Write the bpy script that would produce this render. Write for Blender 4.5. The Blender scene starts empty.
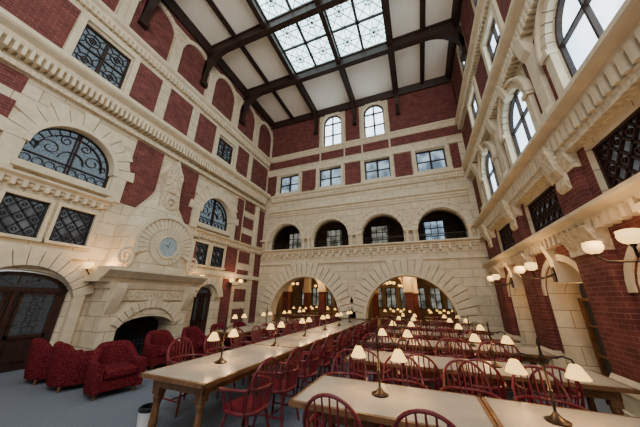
import bpy, bmesh, math, random
from mathutils import Vector, Matrix
random.seed(4)
pi=math.pi
S=bpy.context.scene
COL=S.collection
XL,XR,YB,ZC=-8.8,2.95,12.4,13.75
YF=-1.6
# ------------------------------------------------------------ materials
def newmat(name):
    m=bpy.data.materials.new(name);m.use_nodes=True
    nt=m.node_tree
    b=nt.nodes['Principled BSDF']
    return m,nt,b
def inp(b,k,v):
    if k in b.inputs: b.inputs[k].default_value=v
def rgb(c):return (c[0],c[1],c[2],1)
def coords(nt):
    tc=nt.nodes.new('ShaderNodeTexCoord')
    se=nt.nodes.new('ShaderNodeSeparateXYZ');nt.links.new(tc.outputs['Object'],se.inputs[0])
    co=nt.nodes.new('ShaderNodeCombineXYZ')
    ad=nt.nodes.new('ShaderNodeMath');ad.operation='ADD'
    nt.links.new(se.outputs[0],ad.inputs[0]);nt.links.new(se.outputs[1],ad.inputs[1])
    nt.links.new(ad.outputs[0],co.inputs[0]);nt.links.new(se.outputs[2],co.inputs[1])
    return co.outputs[0]
def blockmat(name,c1,c2,mort,bw,rh,ms,bump=.4,rough=.85,nscale=3.0,namt=.35,off=.5):
    m,nt,b=newmat(name)
    v=coords(nt)
    br=nt.nodes.new('ShaderNodeTexBrick');nt.links.new(v,br.inputs['Vector'])
    br.offset=off
    for k,x in (('Color1',rgb(c1)),('Color2',rgb(c2)),('Mortar',rgb(mort)),('Scale',1.0),('Mortar Size',ms),('Mortar Smooth',.25),('Brick Width',bw),('Row Height',rh),('Bias',0)):
        br.inputs[k].default_value=x
    no=nt.nodes.new('ShaderNodeTexNoise');no.inputs['Scale'].default_value=nscale;no.inputs['Detail'].default_value=5
    nt.links.new(v,no.inputs['Vector'])
    mr=nt.nodes.new('ShaderNodeMapRange');mr.inputs['From Min'].default_value=.3;mr.inputs['From Max'].default_value=.7
    mr.inputs['To Min'].default_value=1-namt;mr.inputs['To Max'].default_value=1+namt*.35
    nt.links.new(no.outputs['Fac'],mr.inputs['Value'])
    mx=nt.nodes.new('ShaderNodeVectorMath');mx.operation='SCALE'
    nt.links.new(br.outputs['Color'],mx.inputs[0]);nt.links.new(mr.outputs[0],mx.inputs['Scale'])
    nt.links.new(mx.outputs[0],b.inputs['Base Color'])
    bp=nt.nodes.new('ShaderNodeBump');bp.inputs['Strength'].default_value=bump;bp.inputs['Distance'].default_value=.03;bp.invert=True
    nt.links.new(br.outputs['Fac'],bp.inputs['Height']);nt.links.new(bp.outputs[0],b.inputs['Normal'])
    inp(b,'Roughness',rough);inp(b,'Specular IOR Level',.2)
    return m
def noisemat(name,c1,c2,scale=6,rough=.8,bump=.2,spec=.3,stretch=None,metal=0):
    m,nt,b=newmat(name)
    tc=nt.nodes.new('ShaderNodeTexCoord');out=tc.outputs['Object']
    if stretch:
        mp=nt.nodes.new('ShaderNodeMapping');mp.inputs['Scale'].default_value=stretch
        nt.links.new(out,mp.inputs[0]);out=mp.outputs[0]
    no=nt.nodes.new('ShaderNodeTexNoise');no.inputs['Scale'].default_value=scale;no.inputs['Detail'].default_value=4
    nt.links.new(out,no.inputs['Vector'])
    cr=nt.nodes.new('ShaderNodeValToRGB')
    cr.color_ramp.elements[0].position=.35;cr.color_ramp.elements[0].color=rgb(c1)
    cr.color_ramp.elements[1].position=.65;cr.color_ramp.elements[1].color=rgb(c2)
    nt.links.new(no.outputs['Fac'],cr.inputs[0]);nt.links.new(cr.outputs[0],b.inputs['Base Color'])
    if bump:
        bp=nt.nodes.new('ShaderNodeBump');bp.inputs['Strength'].default_value=bump;bp.inputs['Distance'].default_value=.02
        nt.links.new(no.outputs['Fac'],bp.inputs['Height']);nt.links.new(bp.outputs[0],b.inputs['Normal'])
    inp(b,'Roughness',rough);inp(b,'Specular IOR Level',spec);inp(b,'Metallic',metal)
    return m
def emat(name,c,s,c2=None,scale=5,base=None,kind='noise'):
    m,nt,b=newmat(name)
    inp(b,'Base Color',rgb(base or c));inp(b,'Roughness',.6);inp(b,'Specular IOR Level',.12)
    b.inputs['Emission Strength'].default_value=s
    b.inputs['Emission Color'].default_value=rgb(c)
    if c2:
        tc=nt.nodes.new('ShaderNodeTexCoord')
        if kind=='noise':
            no=nt.nodes.new('ShaderNodeTexNoise');f=no.outputs['Fac']
        else:
            no=nt.nodes.new('ShaderNodeTexVoronoi');no.feature='DISTANCE_TO_EDGE';f=no.outputs['Distance']
        no.inputs['Scale'].default_value=scale
        nt.links.new(tc.outputs['Object'],no.inputs['Vector'])
        cr=nt.nodes.new('ShaderNodeValToRGB')
        cr.color_ramp.elements[0].position=.38 if kind=='noise' else .02;cr.color_ramp.elements[0].color=rgb(c2)
        cr.color_ramp.elements[1].position=.62 if kind=='noise' else .06;cr.color_ramp.elements[1].color=rgb(c)
        nt.links.new(f,cr.inputs[0]);nt.links.new(cr.outputs[0],b.inputs['Emission Color'])
    return m
ST1,ST2,STM=(.71,.60,.42),(.61,.505,.345),(.30,.225,.14)
stoneS=blockmat('ashlar_stone',ST1,ST2,STM,.86,.38,.010,bump=.25,namt=.16,nscale=4)
stoneB=stoneS
BR1,BR2,BRM=(.19,.052,.045),(.125,.034,.031),(.22,.13,.10)
brickS=blockmat('maroon_brick',BR1,BR2,BRM,.23,.078,.005,bump=.2,namt=.3)
brickB=brickS
stoneT=noisemat('carved_stone',(.60,.50,.345),(.71,.60,.42),scale=4,bump=.06)
stoneO=noisemat('ornate_stone',(.44,.35,.23),(.71,.60,.42),scale=14,bump=.35)
wood=noisemat('dark_wood',(.018,.009,.006),(.04,.02,.013),scale=5,rough=.5,bump=.1,stretch=(1,1,6))
doorwood=noisemat('door_wood',(.022,.010,.008),(.045,.018,.013),scale=5,rough=.4,bump=.1,stretch=(4,4,.6))
plaster=noisemat('ceiling_plaster',(.92,.86,.72),(.95,.90,.79),scale=1.5,bump=.03,rough=.9)
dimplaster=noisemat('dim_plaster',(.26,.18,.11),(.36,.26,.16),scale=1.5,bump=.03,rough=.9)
gallerywall=noisemat('gallery_shade_brown',(.04,.028,.018),(.075,.05,.033),scale=3,bump=.05,rough=.8)  # gallery's shadowy interior put into a dark brown wall colour
carpet=noisemat('carpet',(.105,.12,.145),(.17,.19,.225),scale=60,bump=.3,rough=.95)
iron=noisemat('black_iron',(.01,.01,.012),(.03,.03,.035),scale=20,rough=.5,bump=.1)
lead=noisemat('skylight_lead',(.05,.06,.065),(.10,.11,.115),scale=20,rough=.5,bump=.1)
bronze=noisemat('dark_bronze',(.02,.014,.01),(.06,.04,.025),scale=15,rough=.35,bump=.05,metal=.6)
redwood=noisemat('red_stained_wood',(.10,.010,.014),(.18,.018,.024),scale=8,rough=.32,bump=.03,stretch=(1,1,.3),spec=.5)
tabletop=noisemat('table_laminate',(.37,.325,.26),(.44,.39,.32),scale=3,rough=.25,bump=.01,stretch=(1,1,1),spec=.6)
oak=noisemat('brown_oak',(.12,.055,.022),(.22,.11,.05),scale=6,rough=.45,bump=.05,stretch=(1,6,1))
hearthblack=noisemat('firebox_black',(.004,.004,.004),(.012,.011,.010),scale=5,rough=.9)  # near black for the back and floor of the hearth opening
white=noisemat('white_paint',(.70,.70,.68),(.8,.8,.78),scale=4,rough=.5,bump=.02)
shadem=emat('lamp_glass',(1.0,.56,.13),1.35,base=(.85,.66,.30))
sconcem=emat('sconce_glass',(1.0,.58,.17),1.7,base=(.9,.75,.45))
skyglass=emat('skylight_glass',(.74,.93,.93),3.4,c2=(.50,.74,.79),scale=2.5)
dayglass=emat('day_glass',(.80,.92,1.0),3.0,c2=(.50,.70,.88),scale=1.2)
dimglass=emat('leaded_glass',(.28,.36,.42),.42,c2=(.02,.025,.03),scale=14,base=(.03,.035,.04),kind='v')
doorglass=emat('door_leaded_glass',(.18,.19,.20),.14,c2=(.02,.02,.02),scale=16,base=(.02,.02,.02),kind='v')
winglass=emat('back_window_glass',(.60,.80,.95),.7,c2=(.14,.20,.28),scale=1.6,base=(.05,.06,.07))
farglass=emat('far_window_glass',(.62,.62,.52),.34,c2=(.12,.11,.08),scale=2.0,base=(.03,.03,.03))
grilleglass=emat('grille_glass',(.34,.36,.38),.22,c2=(.12,.12,.12),scale=3,base=(.05,.05,.05))
darkglass=emat('dark_glass',(.10,.07,.045),.12,base=(.02,.02,.02))
dialm=noisemat('dial_face',(.26,.33,.35),(.38,.46,.47),scale=9,rough=.4,bump=.02)
def fabricmat():
    m,nt,b=newmat('red_damask')
    tc=nt.nodes.new('ShaderNodeTexCoord')
    vo=nt.nodes.new('ShaderNodeTexVoronoi');vo.inputs['Scale'].default_value=46;nt.links.new(tc.outputs['Object'],vo.inputs['Vector'])
    cr=nt.nodes.new('ShaderNodeValToRGB')
    e=cr.color_ramp.elements
    e[0].position=.15;e[0].color=(.20,.055,.05,1);e[1].position=.34;e[1].color=(.135,.016,.022,1)
    x=e.new(.6);x.color=(.085,.008,.012,1)
    nt.links.new(vo.outputs['Distance'],cr.inputs[0]);nt.links.new(cr.outputs[0],b.inputs['Base Color'])
    inp(b,'Roughness',.95);inp(b,'Specular IOR Level',.04)
    return m
damask=fabricmat()
# ------------------------------------------------------------ frames
class Fr:
    def __init__(s,k): s.k=k
    def __call__(s,u,z,n):
        if s.k=='L': return (XL+n,u,z)
        if s.k=='R': return (XR-n,u,z)
        return (u,YB-n,z)
FL,FR,FB=Fr('L'),Fr('R'),Fr('B')
class MB:
    def __init__(s): s.v=[];s.f=[]
    def add(s,vs,fs):
        o=len(s.v);s.v+= [tuple(p) for p in vs];s.f+=[tuple(i+o for i in f) for f in fs]
    def box(s,x0,x1,y0,y1,z0,z1):
        s.add([(x0,y0,z0),(x1,y0,z0),(x1,y1,z0),(x0,y1,z0),(x0,y0,z1),(x1,y0,z1),(x1,y1,z1),(x0,y1,z1)],
              [(0,3,2,1),(4,5,6,7),(0,1,5,4),(1,2,6,5),(2,3,7,6),(3,0,4,7)])
    def fbox(s,F,u0,u1,z0,z1,n0,n1):
        P=[F(u,z,n) for z in(z0,z1) for (u,n) in((u0,n0),(u1,n0),(u1,n1),(u0,n1))]
        s.add(P,[(0,3,2,1),(4,5,6,7),(0,1,5,4),(1,2,6,5),(2,3,7,6),(3,0,4,7)])
    def quadprism(s,F,pts,n0,n1):
        k=len(pts)
        s.add([F(p[0],p[1],n0) for p in pts]+[F(p[0],p[1],n1) for p in pts],
              [tuple(range(k)),tuple(range(2*k-1,k-1,-1))]+[(i,(i+1)%k,k+(i+1)%k,k+i) for i in range(k)])
    def vous(s,F,uc,zc,r0,r1,n0,n1,k=11,a0=0,a1=pi,gap=.012,stag=0):
        for i in range(k):
            b0=a0+(a1-a0)*i/k;b1=a0+(a1-a0)*(i+1)/k
            g=gap/r1 if gap else 0
            ro=r1+(stag if i%2==0 else 0)
            pts=[]
            A=[b0+g,(b0+b1)/2,b1-g]
            for a in A: pts.append((uc+r0*math.cos(a),zc+r0*math.sin(a)))
            for a in A[::-1]: pts.append((uc+ro*math.cos(a),zc+ro*math.sin(a)))
            s.quadprism(F,pts,n0,n1)
    def ring(s,F,uc,zc,r,w,n0,n1,k=16,a0=0,a1=2*pi):
        s.vous(F,uc,zc,r-w,r+w,n0,n1,k,a0,a1,gap=0)
    def prof(s,F,u0,u1,pr):
        k=len(pr)
        s.add([F(u0,z,n) for n,z in pr]+[F(u1,z,n) for n,z in pr],
              [tuple(range(k)),tuple(range(2*k-1,k-1,-1))]+[(i,(i+1)%k,k+(i+1)%k,k+i) for i in range(k)])
    def tube(s,pts,rad,n=8,close=False):
        pts=[Vector(p) for p in pts];k=len(pts)
        if not hasattr(rad,'__len__'): rad=[rad]*k
        vs=[];up=None
        for i,p in enumerate(pts):
            if close: t=(pts[(i+1)%k]-pts[i-1])
            else: t=pts[min(i+1,k-1)]-pts[max(i-1,0)]
            t.normalize()
            if up is None:
                up=Vector((0,0,1)) if abs(t.z)<.9 else Vector((1,0,0))
            a=(up-t*up.dot(t)).normalized();up=a;b=t.cross(a)
            for j in range(n):
                th=2*pi*j/n;vs.append(p+(a*math.cos(th)+b*math.sin(th))*rad[i])
        fs=[]
        for i in range(k if close else k-1):
            i2=(i+1)%k
            for j in range(n): fs.append((i*n+j,i*n+(j+1)%n,i2*n+(j+1)%n,i2*n+j))
        if not close: fs+= [tuple(range(n-1,-1,-1)),tuple(range((k-1)*n,k*n))]
        s.add(vs,fs)
    def lathe(s,pr,c=(0,0,0),n=12,sx=1,sy=1):
        vs=[];k=len(pr)
        for r,z in pr:
            for j in range(n):
                th=2*pi*j/n;vs.append((c[0]+sx*r*math.cos(th),c[1]+sy*r*math.sin(th),c[2]+z))
        fs=[(i*n+j,i*n+(j+1)%n,(i+1)*n+(j+1)%n,(i+1)*n+j) for i in range(k-1) for j in range(n)]
        fs+= [tuple(range(n-1,-1,-1)),tuple(range((k-1)*n,k*n))]
        s.add(vs,fs)
    def ball(s,c,r,n=10,m=6,sx=1,sy=1,sz=1):
        pr=[(max(r*math.sin(pi*t/m),.002),-r*sz*math.cos(pi*t/m)) for t in range(m+1)]
        s.lathe(pr,c,n,sx,sy)
    def mesh(s,name,mat,smooth=False,bevel=0):
        me=bpy.data.meshes.new(name);me.from_pydata(s.v,[],s.f);me.validate()
        bm=bmesh.new();bm.from_mesh(me);bmesh.ops.recalc_face_normals(bm,faces=bm.faces)
        if bevel: bmesh.ops.bevel(bm,geom=[e for e in bm.edges],offset=bevel,segments=3,affect='EDGES',profile=.6,clamp_overlap=True)
        bm.to_mesh(me);bm.free()
        me.materials.append(mat)
        if smooth:
            for p in me.polygons:p.use_smooth=True
            try: me.set_sharp_from_angle(angle=.7)
            except Exception: pass
        return me
def link(name,me,parent=None,loc=None,**kw):
    o=bpy.data.objects.new(name,me);COL.objects.link(o)
    if parent: o.parent=parent
    if loc: o.location=loc
    for k,v in kw.items(): o[k]=v
    return o
cnt={'trim':0,'window':0,'door':0}
def struct(kind,mb,mat,label=None,cat=None,name=None,smooth=False,bevel=0):
    if name is None:
        cnt[kind]+=1;name="%s_%d"%(kind,cnt[kind])
    me=mb.mesh(name,mat,smooth,bevel) if isinstance(mb,MB) else mb
    o=link(name,me,kind="structure")
    o["label"]=label or name;o["category"]=cat or kind
    return o
def plate(F,outer,holes,n0,n1,mat,name,label,cat='wall'):
    cu=bpy.data.curves.new(name,'CURVE');cu.dimensions='2D';cu.fill_mode='BOTH';cu.extrude=.5
    for poly in [outer]+holes:
        sp=cu.splines.new('POLY');sp.points.add(len(poly)-1)
        for i,p in enumerate(poly): sp.points[i].co=(p[0],p[1],0,1)
        sp.use_cyclic_u=True
    ob=bpy.data.objects.new(name,cu);COL.objects.link(ob)
    bpy.context.view_layer.update()
    dg=bpy.context.evaluated_depsgraph_get()
    me=bpy.data.meshes.new_from_object(ob.evaluated_get(dg))
    bpy.data.objects.remove(ob)
    for v in me.vertices:
        u,z,h=v.co; v.co=F(u,z,n0 if h<0 else n1)
    bm=bmesh.new();bm.from_mesh(me);bmesh.ops.remove_doubles(bm,verts=bm.verts,dist=1e-4);bmesh.ops.recalc_face_normals(bm,faces=bm.faces);bm.to_mesh(me);bm.free()
    me.materials.clear();me.materials.append(mat)
    return struct(None,me,mat,label,cat,name)
def archpoly(uc,r,z0,zs,seg=20,rz=None):
    rz=rz or r
    return [(uc-r,z0),(uc+r,z0)]+[(uc+r*math.cos(pi*i/seg),zs+rz*math.sin(pi*i/seg)) for i in range(seg+1)]
def rect(u0,u1,z0,z1): return [(u0,z0),(u1,z0),(u1,z1),(u0,z1)]
# ------------------------------------------------------------ floor
mb=MB();mb.box(XL-1.6,XR+2,YF,21,-.2,0)
struct(None,mb,carpet,"grey blue wall to wall carpet","floor","floor")
# ------------------------------------------------------------ walls
WC=[-7.17,-4.34,-1.5,1.3]
GR=1.06
GA=[(-5.8,2.05),(-.55,2.02)]
holes=[]
for c,r in GA: holes.append(archpoly(c,r,-.15,.82,32))
for c in WC: holes.append(archpoly(c,GR,4.35,4.92,20))
for c in WC: holes.append(rect(c-.72,c+.72,8.05,9.35))
for c in (-4.2,-1.5): holes.append(archpoly(c,.62,10.9,12.75,16))
plate(FB,rect(XL,XR+.0,-.2,ZC+.1),holes,0,-.5,stoneB,'wall_back',"cream ashlar stone wall with brick bands and two storeys of arches")
LA=[2.98,8.4]
ZA=5.3
lh=[]
for c in LA:
    lh.append(archpoly(c,.98,4.75,ZA,20))
    lh.append(rect(c-.90,c-.10,3.0,3.95));lh.append(rect(c+.10,c+.90,3.0,3.95))
lh.append(archpoly(2.95,.98,-.15,1.75,16,rz=.5))
lh.append(archpoly(8.55,.55,-.15,1.75,16,rz=.4))
LT=[(2.75,.70,8.25,9.85),(8.35,.62,8.35,9.65)]
for c,h,a,b in LT: lh.append(rect(c-h,c+h,a,b))
plate(FL,rect(YF,YB,-.2,ZC+.1),lh,0,-.45,stoneS,'wall_left',"cream ashlar stone wall with red brick panels and cornice")
RW=[1.15,3.98,6.75,9.6]
PW=[2.75,5.62,8.45,11.2]
RL=[1.3,4.18,7.03,9.83]
WR=.76
rh=[]
for c in RW:
    rh.append(archpoly(c,WR,5.25,6.3,20))
    rh.append(rect(c-.6,c+.6,8.4,9.8))
    rh.append(archpoly(c,.6,11,12.6,16))
for c in RL:
    rh.append(rect(c-.82,c+.82,3.25,4.2))
    rh.append(archpoly(c,.88,-.15,1.85,16,rz=.7))
plate(FR,rect(YF,YB,-.2,ZC+.1),rh,0,-.8,stoneS,'wall_right',"cream ashlar stone wall with brick piers and arched windows")
# ------------------------------------------------------------ brick panels
def bricks(F,mat,rects,label,n=.02):
    for r in rects:
        mb=MB();mb.fbox(F,r[0],r[1],r[2],r[3],0,n);struct('trim',mb,mat,label,'brick panel')
L="dark red brick panel set between cream stone bands"
edges=[XL]+[x for c in WC for x in (c-.95,c+.95)]+[XR]
bb=[(edges[0]+.02,edges[1],8.0,9.4),(edges[2],edges[3],8.0,9.4),(edges[4],edges[5],8.0,9.4),(edges[6],edges[7],8.0,9.4),(edges[8],edges[9]-.3,8.0,9.4)]
bb+=[(XL+.02,-5.05,9.95,10.5),(-3.35,-2.35,9.95,10.5),(-.65,XR-.02,9.95,10.5),(-4.95,-3.45,9.95,10.5),(-2.25,-.75,9.95,10.5)]
bb+=[(XL+.02,-5.1,10.9,13.45),(-3.3,-2.4,10.9,13.45),(-.6,XR-.02,10.9,13.45)]
bricks(FB,brickB,bb,L)
lb=[(YF,1.6,6.45,6.95),(YF,1.6,4.9,6.2),(4.34,5.35,4.55,6.95),(6.05,7.04,4.55,6.95),(9.78,10.3,4.55,6.9),
    (YF,1.85,8.1,9.95),(3.65,4.55,8.1,9.95),(4.95,6.05,8.1,9.95),(6.45,7.5,8.1,9.95),(9.2,10.2,8.1,9.95),(10.6,12.2,8.1,9.95),
    (7.32,7.65,.4,4.1),(9.5,10.15,.4,2.55),(9.45,10.25,2.9,4.1)]
for i in range(7): lb.append((-.9+i*1.95,.55+i*1.95,10.9,12.1))
lb.append((YF,12.35,13.15,13.4))
for i in range(7):
    z=.5+i*.98
    if not (3.9<z<4.4): lb.append((10.4,11.3,z,z+.62))
lb+=[(11.8,12.35,.4,4.1),(11.8,12.35,4.6,6.9)]
bricks(FL,brickS,lb,L)
for i in range(7):
    uc=-.175+i*1.95
    mb=MB();mb.quadprism(FL,archpoly(uc,.72,12.1,12.3,12),0,.02);struct('trim',mb,brickS,"arched red brick niche",'brick panel')
    mb=MB();mb.vous(FL,uc,12.3,.72,.92,0,.10,11);mb.fbox(FL,uc-.98,uc-.78,10.8,12.3,0,.12);mb.fbox(FL,uc+.78,uc+.98,10.8,12.3,0,.12)
    struct('trim',mb,stoneT,"cream stone arch around brick niche",'arch')
rb=[]
for i in range(4):
    p=(RW[i]+RW[i+1])/2 if i<3 else 11.05
    rb+=[(p-.48,p+.48,5.3,7.15),(p-.7,p+.7,8.15,10.0),(p-.7,p+.7,10.9,13.3)]
rb+=[(11.75,12.38,5.3,7.1),(11.85,12.38,8.15,10.0),(11.85,12.38,10.9,13.3)]
for i,p in enumerate(PW):
    rb.append((RL[i]+.88,p-.42,.6,2.88))
    if i<3: rb.append((p+.42,RL[i+1]-.88,.6,2.88))
    rb.append((RL[i]+.86,p-.38,3.22,4.28))
    if i<3: rb.append((p+.38,RL[i+1]-.86,3.22,4.28))
rb+=[(11.62,12.38,.6,2.88),(11.6,12.38,3.22,4.28)]
bricks(FR,brickS,rb,L)
# brick spandrels above the arched recesses
for c in RL:
    mb=MB()
    for s in (-1,1):
        pts=[(c+s*.885,2.88),(c+s*.885,1.85)]+[(c+s*.885*math.cos(pi/2*i/8),1.85+.71*math.sin(pi/2*i/8)) for i in range(1,8)]+[(c+s*.12,2.55),(c+s*.12,2.88)]
        mb.quadprism(FR,pts,0,.02)
    struct('trim',mb,brickS,"red brick spandrels above arched recess",'brick panel')
# ------------------------------------------------------------ cornices
def cprof(z0,z1,d):
    h=z1-z0
    return [(-.02,z0),(d*.25,z0),(d*.3,z0+h*.25),(d*.5,z0+h*.35),(d*.55,z0+h*.6),(d*.9,z0+h*.72),(d,z0+h*.8),(d,z1),(-.02,z1)]
def cornice(F,u0,u1,z0,z1,d,label,mat=stoneT,dent=None,wide=.09,step=.2):
    mb=MB();mb.prof(F,u0,u1,cprof(z0,z1,d))
    if dent:
        u=u0+.05
        while u<u1-wide:
            mb.fbox(F,u,u+wide,z0-dent,z0+(z1-z0)*.4,0,d*.62);u+=step
    return struct('trim',mb,mat,label,'cornice')
def band(F,u0,u1,z0,z1,d,label,mat=None):
    mb=MB();mb.fbox(F,u0,u1,z0,z1,-.01,d);return struct('trim',mb,mat or stoneT,label,'stone band')
cornice(FB,XL+.5,XR-.3,6.45,6.8,.26,"moulded cream stone cornice")
cornice(FB,XL+.5,XR-.3,7.5,7.85,.24,"moulded cream stone sill course",dent=.06,wide=.06,step=.13)
cornice(FB,XL+.12,XR-.12,10.55,10.85,.18,"moulded stone sill band")
band(FB,XL+.05,XR-.05,9.42,9.62,.08,"plain projecting stone band")
cornice(FB,XL+.2,XR-.25,4.06,4.34,.32,"stone balcony ledge resting on small corbels",dent=.14,wide=.10,step=.4)
band(FB,XL+.05,XR-.05,3.5,3.62,.07,"thin stone string course")
cornice(FL,YF,YB-.3,7.35,7.95,.5,"deep dentilled cream stone cornice",dent=.08,wide=.07,step=.14)
band(FL,YF,YB,6.98,7.12,.16,"stone string below the cornice",stoneO)
cornice(FL,YF,YB-.1,10.2,10.65,.26,"moulded stone cornice",dent=.07,wide=.07,step=.15)
cornice(FL,YF,4.1,4.22,4.46,.24,"moulded stone ledge",dent=.07,step=.2,wide=.08)
cornice(FL,7.35,YB,4.22,4.46,.24,"moulded stone ledge",dent=.07,step=.2,wide=.08)
band(FL,YF,4.0,2.62,2.82,.10,"stone string above the doors")
band(FL,7.45,YB,2.62,2.82,.10,"stone string above the doors")
cornice(FR,YF,YB-.05,4.6,5.0,.38,"deep carved stone cornice",dent=.14,wide=.09,step=.18)
band(FR,YF,YB-.01,4.30,4.46,.18,"carved stone frieze band",stoneO)
cornice(FR,YF,YB-.05,2.92,3.2,.32,"slim stone ledge",dent=.08,wide=.08,step=.2)
cornice(FR,YF,YB-.05,7.4,7.95,.38,"deep dentilled stone cornice",dent=.08,wide=.07,step=.15)
cornice(FR,YF,YB-.05,10.2,10.65,.26,"moulded stone cornice",dent=.07,wide=.07,step=.15)
for F,a,b in ((FL,YF,YB-.3),(FR,YF,YB-.3),(FB,XL,XR)):
    mb=MB();mb.prof(F,a,b,[(0,13.4),(.12,13.4),(.2,13.5),(.3,13.75),(0,13.75)]);struct('trim',mb,wood,"dark wooden cornice below the ceiling",'cornice')
# ------------------------------------------------------------ arches
for c,r in GA:
    mb=MB();mb.vous(FB,c,.82,r+.0,r+.66,0,.12,25,stag=.12,gap=.020)
    mb.vous(FB,c,.82,r-.07,r+.03,-.5,.15,25,gap=0)
    struct('trim',mb,stoneT,"wide stone arch of radiating voussoirs",'arch')
for c in WC:
    mb=MB();mb.vous(FB,c,4.92,GR,GR+.24,0,.08,13,stag=0)
    mb.vous(FB,c,4.92,GR+.24,GR+.31,0,.12,13,gap=0)
    struct('trim',mb,stoneT,"cream stone archivolt of gallery opening",'arch')
for i in range(5):
    u=[XL+.3,-5.755,-2.92,-.1,2.58][i]
    mb=MB()
    for s in ((-.17,.17) if i>0 else (.1,)):
        mb.lathe([(.11,0),(.11,.05),(.08,.08),(.075,.4),(.08,.44),(.12,.52),(.12,.58)],FB(u+s,4.34,.12),12)
    mb.fbox(FB,u-.3,u+.3,4.9,5.0,0,.26);struct('trim',mb,stoneT,"pair of short stone columns with capitals",'column')
for c in LA:
    mb=MB();mb.vous(FL,c,ZA,1.04,1.42,0,.10,13,stag=.14);mb.vous(FL,c,ZA,.93,1.05,-.3,.15,13,gap=0)
    mb.fbox(FL,c-1.35,c-.98,4.5,ZA,0,.1);mb.fbox(FL,c+.98,c+1.35,4.5,ZA,0,.1)
    mb.fbox(FL,c-1.05,c+1.05,4.6,4.78,-.2,.16)
    struct('trim',mb,stoneT,"rusticated stone arch around the window",'arch')
mb=MB();mb.vous(FL,2.95,1.3,1.05,1.42,0,.15,13,stag=.08,a0=.3,a1=pi-.3);mb.fbox(FL,1.45,1.94,0,1.68,0,.13);mb.fbox(FL,3.96,4.2,0,1.68,0,.13);struct('trim',mb,stoneT,"stone doorway surround with arched head",'door surround')
mb=MB();mb.vous(FL,8.55,1.6,.62,.95,0,.15,9,a0=.1,a1=pi-.1);struct('trim',mb,stoneT,"stone arch over small doorway",'door surround')
for c in RW:
    mb=MB();mb.vous(FR,c,6.3,WR,WR+.2,0,.12,13,stag=0);mb.vous(FR,c,6.3,WR+.2,WR+.27,0,.18,17,gap=0)
    mb.fbox(FR,c-WR-.2,c-WR,5.0,6.3,0,.12);mb.fbox(FR,c+WR,c+WR+.2,5.0,6.3,0,.12)
    mb.fbox(FR,c-WR-.25,c-WR+.02,6.22,6.34,0,.17);mb.fbox(FR,c+WR-.02,c+WR+.25,6.22,6.34,0,.17)
    mb.fbox(FR,c-1.0,c+1.0,5.08,5.26,-.12,.18);mb.prof(FR,c-.1,c+.1,[(0,6.98),(.18,7.0),(.28,7.4),(0,7.4)])
    struct('trim',mb,stoneT,"cream stone arched window surround with keystone",'arch')
def surround(F,c,hw,z0,z1,w=.16,d=.1,label="cream stone window surround"):
    mb=MB();mb.fbox(F,c-hw-w,c-hw,z0,z1,-.0,d);mb.fbox(F,c+hw,c+hw+w,z0,z1,0,d)
    mb.fbox(F,c-hw-w,c+hw+w,z1,z1+w*1.2,0,d);mb.fbox(F,c-hw-w-.05,c+hw+w+.05,z0-w,z0,0,d*1.5)
    struct('trim',mb,stoneT,label,'window surround')
for c in WC: surround(FB,c,.72,8.05,9.35)
for c,h,a,b in LT: surround(FL,c,h,a,b,.18,.08)
for c in RW: surround(FR,c,.6,8.4,9.8,.18)
for c in LA: surround(FL,c-.5,.40,3.0,3.95,.07,.07);surround(FL,c+.5,.40,3.0,3.95,.07,.07)
for c in (-4.2,-1.5):
    mb=MB();mb.vous(FB,c,12.75,.62,.80,0,.08,11);mb.fbox(FB,c-.78,c-.62,10.85,12.75,0,.08);mb.fbox(FB,c+.62,c+.78,10.85,12.75,0,.08)
    struct('trim',mb,stoneT,"cream stone surround of arched window",'window surround')
# ------------------------------------------------------------ windows
def window(F,poly,bars,glass,n=-.22,fr=wood,label="window",cat='window'):
    mb=MB()
    for b in bars: 
        if b[0]=='b': mb.fbox(F,b[1],b[2],b[3],b[4],n,n+.08)
        elif b[0]=='r': mb.vous(F,b[1],b[2],b[3],b[4],n,n+.09,16,a0=0,a1=b[5] if len(b)>5 else pi,gap=0)
        elif b[0]=='c': mb.ring(F,b[1],b[2],b[3],b[4],n,n+.05,b[5] if len(b)>5 else 12)
        elif b[0]=='d':
            (u0,z0),(u1,z1),w=b[1],b[2],b[3]
            dx,dz=u1-u0,z1-z0;l=math.hypot(dx,dz);px,pz=-dz/l*w,dx/l*w
            mb.quadprism(F,[(u0+px,z0+pz),(u0-px,z0-pz),(u1-px,z1-pz),(u1+px,z1+pz)],n,n+.05)
    o=struct('window',mb,fr,label,cat)
    g=MB();g.quadprism(F,poly,n-.03,n-.01)
    link('pane',g.mesh('pane',glass),o)
    return o
def rectbars(c,hw,z0,z1,nu,nz,t=.05,th=.018):
    B=[('b',c-hw,c-hw+t,z0,z1),('b',c+hw-t,c+hw,z0,z1),('b',c-hw,c+hw,z0,z0+t),('b',c-hw,c+hw,z1-t,z1)]
    for i in range(1,nu): u=c-hw+2*hw*i/nu;B.append(('b',u-(t*.7 if nu%2==0 and i==nu//2 else th),u+(t*.7 if nu%2==0 and i==nu//2 else th),z0,z1))
    for i in range(1,nz): z=z0+(z1-z0)*i/nz;B.append(('b',c-hw,c+hw,z-th,z+th))
    return B
def rosettes(cc,hw,z0,z1,nu,nz,w=.02):
    B=rectbars(cc,hw,z0,z1,1,1,t=.045)
    du=2*hw/nu;dz=(z1-z0)/nz
    for i in range(nu):
        for j in range(nz):
            u=cc-hw+du*(i+.5);z=z0+dz*(j+.5)
            # diamond in each cell plus small centre ring
            B.append(('d',(u-du*.5,z),(u,z+dz*.5),w));B.append(('d',(u,z+dz*.5),(u+du*.5,z),w))
            B.append(('d',(u+du*.5,z),(u,z-dz*.5),w));B.append(('d',(u,z-dz*.5),(u-du*.5,z),w))
            B.append(('c',u,z,min(du,dz)*.14,w*.6,8))
    return B
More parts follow.
